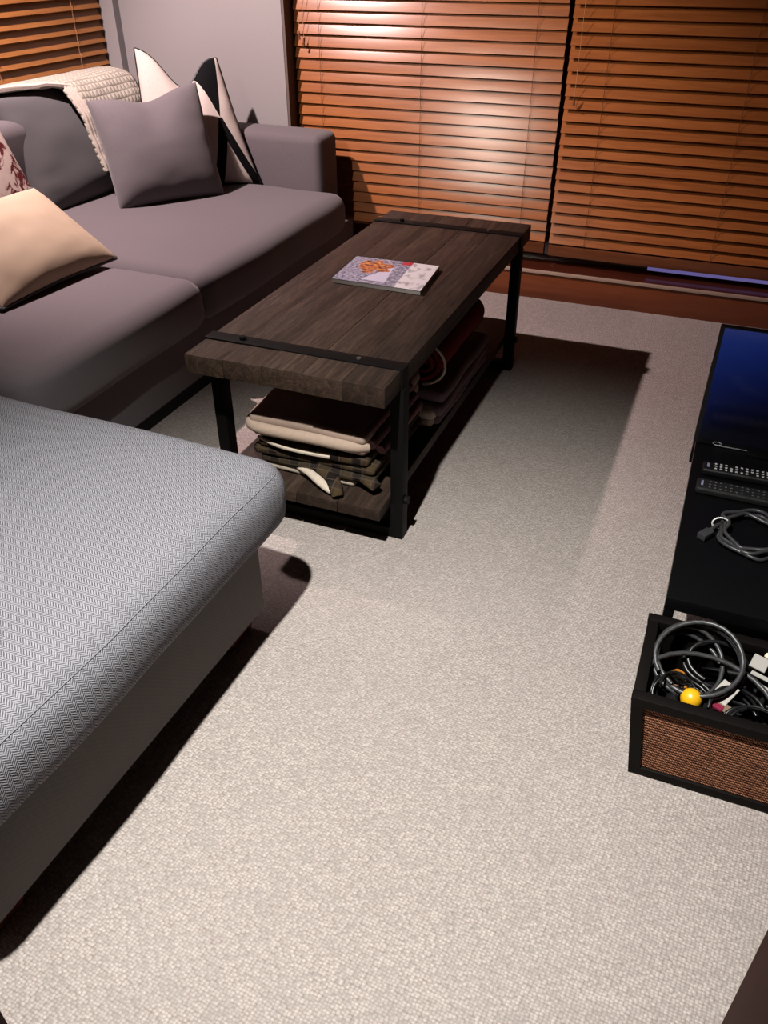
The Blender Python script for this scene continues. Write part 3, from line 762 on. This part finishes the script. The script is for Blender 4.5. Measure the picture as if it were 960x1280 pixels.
obj('roll', roll(-0.735, SZ1+0.182, 2.08, 2.52, 0.066), M_red, rr, 70)
obj('edge', tube([(-0.735+0.079*math.cos(a)*1.0, 2.083, SZ1+0.182+0.066*math.sin(a)) for a in [k*math.pi/12-1.4 for k in range(20)]], 0.004, 6), M_fleece_l, rr)
mv = thing('folded_blanket', 'mauve knitted blanket folded beneath the dark red roll', 'blanket', (-0.74, 2.25, SZ1))
obj('fold', folded(-0.90, -0.652, 2.05, 2.55, SZ1+0.002, SZ1+0.108, 3, 0.010, 7, 0.48, 0.01), M_mauve, mv, 70)
obj('fringe', folded(-0.80, -0.668, 2.03, 2.10, SZ1+0.004, SZ1+0.060, 2, 0.006, 9), M_fleece_l, mv, 70)

# ---------------------------------------------------------------- TV bench
BX0, BX1, BY0, BY1, BZ = 0.047, 0.70, 1.368, 2.40, 0.250
M_bench = plain('black_lacquer', (0.002, 0.002, 0.0025), 0.4, 0.15)
tb_ = thing('media_bench', 'low black lacquered media bench under the blue screen', 'bench', ((BX0+BX1)/2, (BY0+BY1)/2, 0))
obj('top', box(BX0, BX1, BY0, BY1, BZ-0.030, BZ, 0.002), M_bench, tb_)
for lx in (BX0+0.001, BX1-0.021):
    for ly in (BY0+0.001, BY1-0.041): obj('leg', box(lx, lx+0.020, ly, ly+0.040, 0, BZ-0.030, 0.001), M_bench, tb_)
sb = thing('subwoofer', 'black speaker box standing on the carpet under the media bench', 'speaker', (0.35, 1.75, 0))
obj('cabinet', box(0.168, 0.50, 1.57, 1.95, 0.006, 0.200, 0.006), M_black, sb)
obj('grille', box(0.180, 0.488, 1.562, 1.571, 0.015, 0.190, 0.003), plain('speaker_cloth', (0.018, 0.018, 0.02), 0.9, 0.2), sb)
for fx in (0.20, 0.47):
    for fy in (1.60, 1.92): obj('rubber_foot', cyl((fx, fy, 0), 0.012, 0.007, 10), M_black, sb)
# small flat TV
def screen():
    k = NT('blue_screen'); s = k.sep(k.coord('Generated'))
    g = k.math('ADD', k.math('MULTIPLY', s[2], 1.15), k.math('MULTIPLY', s[0], -0.9)); g = k.math('ADD', g, k.math('MULTIPLY', k.math('SUBTRACT', k.noise(k.coord(), 5, 2), 0.5), 0.15))
    col = k.ramp(g, [(0.0, (0.0004, 0.0005, 0.002)), (0.22, (0.0005, 0.001, 0.010)), (0.6, (0.0016, 0.005, 0.042)), (1.0, (0.004, 0.012, 0.085))])
    k.color((0.004, 0.004, 0.005)); k.rough(0.12, 0.4); k.l(col, k.b.inputs['Emission Color']); k.b.inputs['Emission Strength'].default_value = 0.72; return k.m
tv = thing('television', 'small flat television glowing dark blue on the black media bench', 'television', (0.33, 2.04, BZ))
VX0, VX1, VY = 0.040, 0.60, 2.02
obj('bezel', box(VX0, VX1, VY, VY+0.020, BZ+0.002, BZ+0.316, 0.003), M_black, tv)
obj('screen', box(VX0+0.010, VX1-0.010, VY-0.0012, VY+0.002, BZ+0.016, BZ+0.313), screen(), tv)
obj('back_housing', frustum(VX0+0.0, VX1-0.0, VY+0.019, VY+0.060, BZ+0.002, BZ+0.20, 0, 0), M_black, tv)
obj('stand_base', box(0.17, 0.47, VY-0.03, VY+0.12, BZ, BZ+0.008, 0.002), M_bench, tv)
M_print = plain('grey_print', (0.30, 0.30, 0.32), 0.6)
lg = [(0.098+0.0105*math.cos(a*math.pi/10), VY-0.0006, BZ+0.0085+0.0042*math.sin(a*math.pi/10)) for a in range(20)]
obj('logo_ring', tube(lg, 0.0010, 4, closed=True), M_print, tv)
obj('trim_line', box(0.094, 0.175, VY-0.0012, VY, BZ+0.0005+0.002, BZ+0.0040, 0), M_print, tv)
# remotes
def remote(name, label, x0, y0, ang, L, w, m_body, m_key, cols, rows, z):
    t = thing('remote_control', label, 'remote', (x0, y0, z), ang, 'remotes on the media bench')
    o_ = ORG[t]
    b = rbox(x0, x0+L, y0, y0+w, z+0.0005, z+0.019, 0.007, 12); obj('body', b, m_body, t, 50)
    kb = None
    for i in range(cols):
        for j in range(rows):
            if (i*7+j*3) % 11 == 5: continue
            kx, ky = x0+0.030+i*0.0118, y0+w*(0.24+0.26*j)
            me = box(kx-0.0030, kx+0.0030, ky-0.0026, ky+0.0026, z+0.0185, z+0.0206, 0.0008, 1)
            obj('button', me, m_key, t)
    obj('power_button', box(x0+0.010, x0+0.0155, y0+w*0.3, y0+w*0.7, z+0.0185, z+0.0206, 0.0006), M_lav, t)
    return t
M_lav = plain('lavender_key', (0.17, 0.16, 0.26), 0.5)
M_key = plain('white_key', (0.30, 0.30, 0.31), 0.5)
M_keyd = plain('dark_key', (0.016, 0.016, 0.017), 0.5)
M_remd = plain('remote_dark_grey', (0.009, 0.009, 0.0095), 0.6, 0.2)
remote('r', 'slim black remote with rows of white buttons beneath the screen', 0.072, 1.862, R(1.0), 0.23, 0.044, M_black, M_key, 15, 3, BZ)
remote('r', 'dark grey remote with dim buttons in front of the white-buttoned remote', 0.064, 1.772, R(-1.0), 0.21, 0.050, M_remd, M_keyd, 13, 3, BZ)
# coiled grey cable
M_cable = plain('grey_cable', (0.030, 0.030, 0.032), 0.4, 0.5)
M_cable_d = plain('black_cable', (0.006, 0.006, 0.0065), 0.35, 0.5)
cc = thing('coiled_cable', 'neat coil of dark grey cable with white ties on the media bench', 'cable', (0.19, 1.63, BZ))
pts = []
for i in range(150):
    a = 2.9 - i/150*2*math.pi*3.6; k = i/150
    rx = 0.066 + 0.006*math.sin(i*.9) - 0.006*((i//42) % 3); ry = 0.083 + 0.005*math.cos(i*.7) - 0.008*((i//42) % 3)
    pts.append((0.192+rx*math.cos(a), 1.633+ry*math.sin(a), BZ+0.006+0.018*k+0.003*math.sin(a*2.3)))
pts = [(0.108, 1.612, BZ+0.010), (0.118, 1.635, BZ+0.012)] + pts[4:]
obj('cord', tube(smooth_path(pts, 2), 0.0042, 7), M_cable, cc, 70)
bm_ = box(-0.010, 0.010, -0.017, 0.017, -0.007, 0.007, 0.002); bmesh.ops.rotate(bm_, verts=bm_.verts, cent=(0, 0, 0), matrix=Matrix.Rotation(R(-32), 3, 'Z')); bmesh.ops.translate(bm_, verts=bm_.verts, vec=(0.101, 1.600, BZ+0.010))
obj('plug', bm_, M_cable, cc)
M_tie = plain('white_tie', (0.75, 0.75, 0.75), 0.5)
for (tx, ty, rz) in ((0.127, 1.645, 1.35), (0.250, 1.610, 1.6)):
    ring = [(tx+0.017*math.cos(a*math.pi/8)*math.sin(rz), ty+0.017*math.cos(a*math.pi/8)*math.cos(rz), BZ+0.017+0.014*math.sin(a*math.pi/8)) for a in range(16)]
    obj('tie', tube(ring, 0.0018, 5, closed=True), M_tie, cc)

# ---------------------------------------------------------------- rope basket with cables
def rope():
    k = NT('brown_seagrass_rope'); c = k.coord('Object'); s = k.sep(c)
    tw = k.math('SINE', k.math('MULTIPLY', k.math('ADD', k.math('ADD', s[0], s[1]), k.math('MULTIPLY', s[2], 0.8)), 1150.0))
    nz = k.noise(k.mapping(c, scale=(30, 30, 120)), 2.0, 4, 0.6); rnd = k.n('ShaderNodeObjectInfo').outputs['Random']
    g = k.math('ADD', k.math('MULTIPLY', tw, 0.18), k.math('ADD', nz, k.math('MULTIPLY', k.math('SUBTRACT', rnd, 0.5), 0.2)))
    k.color(k.ramp(g, [(0.22, (0.05, 0.018, 0.009)), (0.52, (0.19, 0.072, 0.036)), (0.85, (0.36, 0.165, 0.09))])); k.rough(0.75, 0.3); k.bump(tw, 0.6, 0.001); return k.m
M_rope = rope(); M_bframe = plain('basket_black_frame', (0.003, 0.0022, 0.002), 0.6, 0.1)
KX0, KX1, KY0, KY1, KZ = 0.022, 0.470, 1.118, 1.362, 0.205
TAP = 0.026
bk = thing('storage_basket', 'brown rope-wrapped basket with black frame full of cables', 'basket', ((KX0+KX1)/2, (KY0+KY1)/2, 0))
def bpt(fx, fy, z):   # corner position on the tapered frame at height z
    t = 1-z/KZ
    return Vector(((KX0+TAP*t) if fx == 0 else (KX1-TAP*t), (KY0+0.010*t) if fy == 0 else (KY1-0.010*t), z))
fr = 0.011
for fx in (0, 1):
    for fy in (0, 1):
        b = bmesh.new(); sx = 1 if fx == 0 else -1; sy = 1 if fy == 0 else -1
        lo, hi = bpt(fx, fy, 0), bpt(fx, fy, KZ); vs = []
        for p in (lo, hi): vs += [b.verts.new(p+Vector(q)) for q in ((0, 0, 0), (sx*2*fr, 0, 0), (sx*2*fr, sy*2*fr, 0), (0, sy*2*fr, 0))]
        for q in ((0, 1, 2, 3), (4, 5, 6, 7), (0, 1, 5, 4), (1, 2, 6, 5), (2, 3, 7, 6), (3, 0, 4, 7)): b.faces.new([vs[j] for j in q])
        bmesh.ops.recalc_face_normals(b, faces=b.faces); obj('corner_post', b, M_bframe, bk)
for z, hh in ((0.0, 0.020), (KZ-0.018, 0.020)):
    a0, a1 = bpt(0, 0, z), bpt(1, 1, z)
    obj('frame_rail', box(a0.x, a1.x, a0.y-0.001, a0.y+2*fr, z, z+hh, 0.002), M_bframe, bk); obj('frame_rail', box(a0.x, a1.x, a1.y-2*fr, a1.y+0.001, z, z+hh, 0.002), M_bframe, bk)
    obj('frame_rail', box(a0.x-0.001, a0.x+2*fr-0.002, a0.y+2*fr, a1.y-2*fr, z, z+hh, 0.002), M_bframe, bk); obj('frame_rail', box(a1.x-2*fr+0.002, a1.x+0.001, a0.y+2*fr, a1.y-2*fr, z, z+hh, 0.002), M_bframe, bk)
nr = 26; rh = (KZ-0.036)/nr
for i in range(nr):
    z = 0.019+(i+0.5)*rh; a0, a1 = bpt(0, 0, z), bpt(1, 1, z)
    P = [(a0.x+0.02, a0.y+0.009), (a1.x-0.02, a0.y+0.009)]
    for side, (p, q) in enumerate((((a0.x+0.012, a0.y+0.009), (a1.x-0.012, a0.y+0.009)), ((a0.x+0.009, a0.y+0.012), (a0.x+0.009, a1.y-0.012)),
                                   ((a0.x+0.012, a1.y-0.009), (a1.x-0.012, a1.y-0.009)), ((a1.x-0.009, a0.y+0.012), (a1.x-0.009, a1.y-0.012)))):
        nn = 24; pts = [(p[0]+(q[0]-p[0])*j/nn, p[1]+(q[1]-p[1])*j/nn, z+0.0012*noise.noise(Vector((j*.5, i*3.1, side)))) for j in range(nn+1)]
        obj('rope_strand', tube(pts, rh*0.56, 6), M_rope, bk, 70)
obj('bottom_panel', box(KX0+TAP+0.004, KX1-TAP-0.004, KY0+0.014, KY1-0.014, 0.004, 0.012), M_bframe, bk)
obj('lining', frustum(KX0+0.016, KX1-0.016, KY0+0.0165, KY0+0.0190, 0.010, KZ-0.01, TAP, 0), M_bframe, bk)
obj('lining', frustum(KX0+0.016, KX1-0.016, KY1-0.0190, KY1-0.0165, 0.010, KZ-0.01, TAP, 0), M_bframe, bk)
# cables inside
def cable(label, ctr, rx, ry, turns, tilt, rad, m, seed, wob=0.010, ph=0.0, rise=0.03):
    pts = []; n = int(26*turns)
    rot = Matrix.Rotation(tilt[0], 3, 'X') @ Matrix.Rotation(tilt[1], 3, 'Y')
    for i in range(n):
        a = ph + i/n*2*math.pi*turns; k = i/n
        w = 1+wob*8*noise.noise(Vector((a*0.45, seed, 0)))
        v = Vector((rx*w*math.cos(a), ry*w*math.sin(a), rise*(k-0.5)+wob*noise.noise(Vector((a*.6, seed, 4)))))
        pts.append(Vector(ctr)+rot @ v)
    o = obj('tangled_cable', tube(pts, rad, 7), m, None, 70)
    tag(o, label, 'cable', 'cables in the basket'); return o
CB = 0.142
cable('thick dark grey cable looping up above the basket rim', (0.126, 1.270, 0.196), 0.078, 0.076, 3.1, (0.46, -0.10), 0.0046, M_cable, 1.0, 0.014, 3.4, 0.040)
cable('grey cable arching across the middle of the basket', (0.156, 1.205, 0.176), 0.118, 0.088, 0.66, (0.22, 0.05), 0.0048, M_cable, 2.0, 0.008, -0.1, 0.02)
cable('thin black cable coiled around the yellow ball', (0.110, 1.205, 0.138), 0.062, 0.056, 3.2, (0.15, 0.1), 0.0035, M_cable_d, 3.0, 0.012, 0.0, 0.03)
cable('thin black cable coiled beside the yellow ball', (0.205, 1.200, 0.140), 0.055, 0.058, 3.4, (0.3, 0.3), 0.0033, M_cable_d, 4.0, 0.016, 1.0, 0.04)
cable('loose grey cable bundle standing at the far rim of the basket', (0.165, 1.300, 0.165), 0.060, 0.045, 2.4, (0.5, 0.2), 0.0040, M_cable_d, 5.0, 0.015, 2.0, 0.04)
cable('black cable heap filling the bottom of the basket', (0.220, 1.245, 0.075), 0.150, 0.085, 6.3, (0.05, 0.05), 0.0060, M_cable_d, 6.0, 0.020, 0.5, 0.10)
cable('black cable loops beyond the white leaflets in the basket', (0.330, 1.240, 0.150), 0.080, 0.085, 3.3, (0.1, -0.2), 0.0048, M_cable_d, 7.0, 0.015, 0.8, 0.04)
cable('grey cable looping along the side rail of the basket', (0.112, 1.275, 0.178), 0.064, 0.072, 2.3, (0.36, 0.20), 0.0042, M_cable, 8.0, 0.016, 2.6, 0.035)
cable('thin glossy black cable rings in front of the pale grey card', (0.235, 1.178, 0.150), 0.048, 0.038, 4.2, (0.7, 0.2), 0.0026, M_cable_d, 9.0, 0.018, 1.0, 0.05)
cable('thin glossy black cable rings between the orange ring and the ball', (0.092, 1.200, 0.152), 0.042, 0.044, 3.3, (0.5, 0.5), 0.0024, M_cable_d, 11.0, 0.018, 1.4, 0.05)
# yellow ball in a glossy black cup
yb = thing('trackball', 'yellow ball set in a glossy black housing among the cables', 'ball', (0.126, 1.196, 0.140))
b = bmesh.new(); bmesh.ops.create_uvsphere(b, u_segments=24, v_segments=14, radius=0.0195); bmesh.ops.translate(b, verts=b.verts, vec=(0.126, 1.196, 0.166)); obj('ball', b, plain('yellow_plastic', (0.62, 0.33, 0.008), 0.35, 0.5, nvar=0.03), yb, 80)
prof = [(0.0, 0.132), (0.036, 0.134), (0.041, 0.146), (0.034, 0.158), (0.024, 0.163), (0.0205, 0.160)]
b = bmesh.new(); rings = []
for rad_, z in prof[1:]: rings.append([b.verts.new((0.126+rad_*math.cos(a*math.pi/12)*1.15, 1.196+rad_*math.sin(a*math.pi/12), z)) for a in range(24)])
for i in range(len(rings)-1):
    for k in range(24): b.faces.new((rings[i][k], rings[i][(k+1) % 24], rings[i+1][(k+1) % 24], rings[i+1][k]))
b.faces.new(list(reversed(rings[0]))); obj('housing', b, plain('gloss_black', (0.008, 0.008, 0.009), 0.12, 0.5), yb, 60)
# small odds and ends
o = obj('plastic_ring', tube([(0.098+0.020*math.cos(a*math.pi/14), 1.262+0.020*math.sin(a*math.pi/14), 0.132+0.014*math.sin(a*math.pi/14)) for a in range(28)], 0.0035, 6, closed=True), plain('orange_plastic', (0.30, 0.11, 0.01), 0.4)); tag(o, 'orange-yellow plastic ring half buried in the cables', 'ring')
def card(name, label, cat, c, sx, sy, rot, m, th_=0.003):
    b = box(-sx/2, sx/2, -sy/2, sy/2, -th_/2, th_/2, 0.0008, 1)
    b.transform(Matrix.Translation(c) @ Matrix.Rotation(rot[2], 4, 'Z') @ Matrix.Rotation(rot[0], 4, 'X') @ Matrix.Rotation(rot[1], 4, 'Y'))
    return tag(obj(name, b, m), label, cat)
M_card = plain('pale_card', (0.30, 0.28, 0.26), 0.7, nvar=0.05); M_tan = plain('tan_card', (0.13, 0.085, 0.05), 0.8)
card('card_sleeve', 'pale grey card standing among the cables', 'card', (0.182, 1.228, 0.172), 0.034, 0.042, (0.5, 0.0, -0.6), M_card)
card('card_sleeve', 'tan card edge tucked below the pale grey card', 'card', (0.180, 1.205, 0.160), 0.052, 0.016, (0.4, 0.05, -0.5), M_tan)
card('usb_stick', 'dark red plastic stick lying in the cables', 'memory stick', (0.165, 1.205, 0.158), 0.040, 0.012, (0.1, 0.0, -0.35), plain('dark_red_plastic', (0.16, 0.012, 0.035), 0.35), 0.007)
card('paper_leaflet', 'white folded leaflet at the far corner of the basket', 'paper', (0.236, 1.312, 0.190), 0.030, 0.030, (0.35, 0.1, -0.3), M_card)
card('paper_leaflet', 'narrow white leaflet strip right beside the folded leaflet', 'paper', (0.252, 1.283, 0.180), 0.060, 0.009, (0.2, 0.0, -0.35), M_card)
card('paper_leaflet', 'narrow white leaflet strip lying closest to the rope front of the basket', 'paper', (0.264, 1.256, 0.174), 0.055, 0.011, (0.2, 0.0, -0.45), M_card)
card('envelope', 'cream envelope corner poking from the basket', 'envelope', (0.272, 1.335, 0.200), 0.050, 0.036, (0.6, 0.0, -0.5), plain('cream_paper', (0.62, 0.50, 0.36), 0.7))
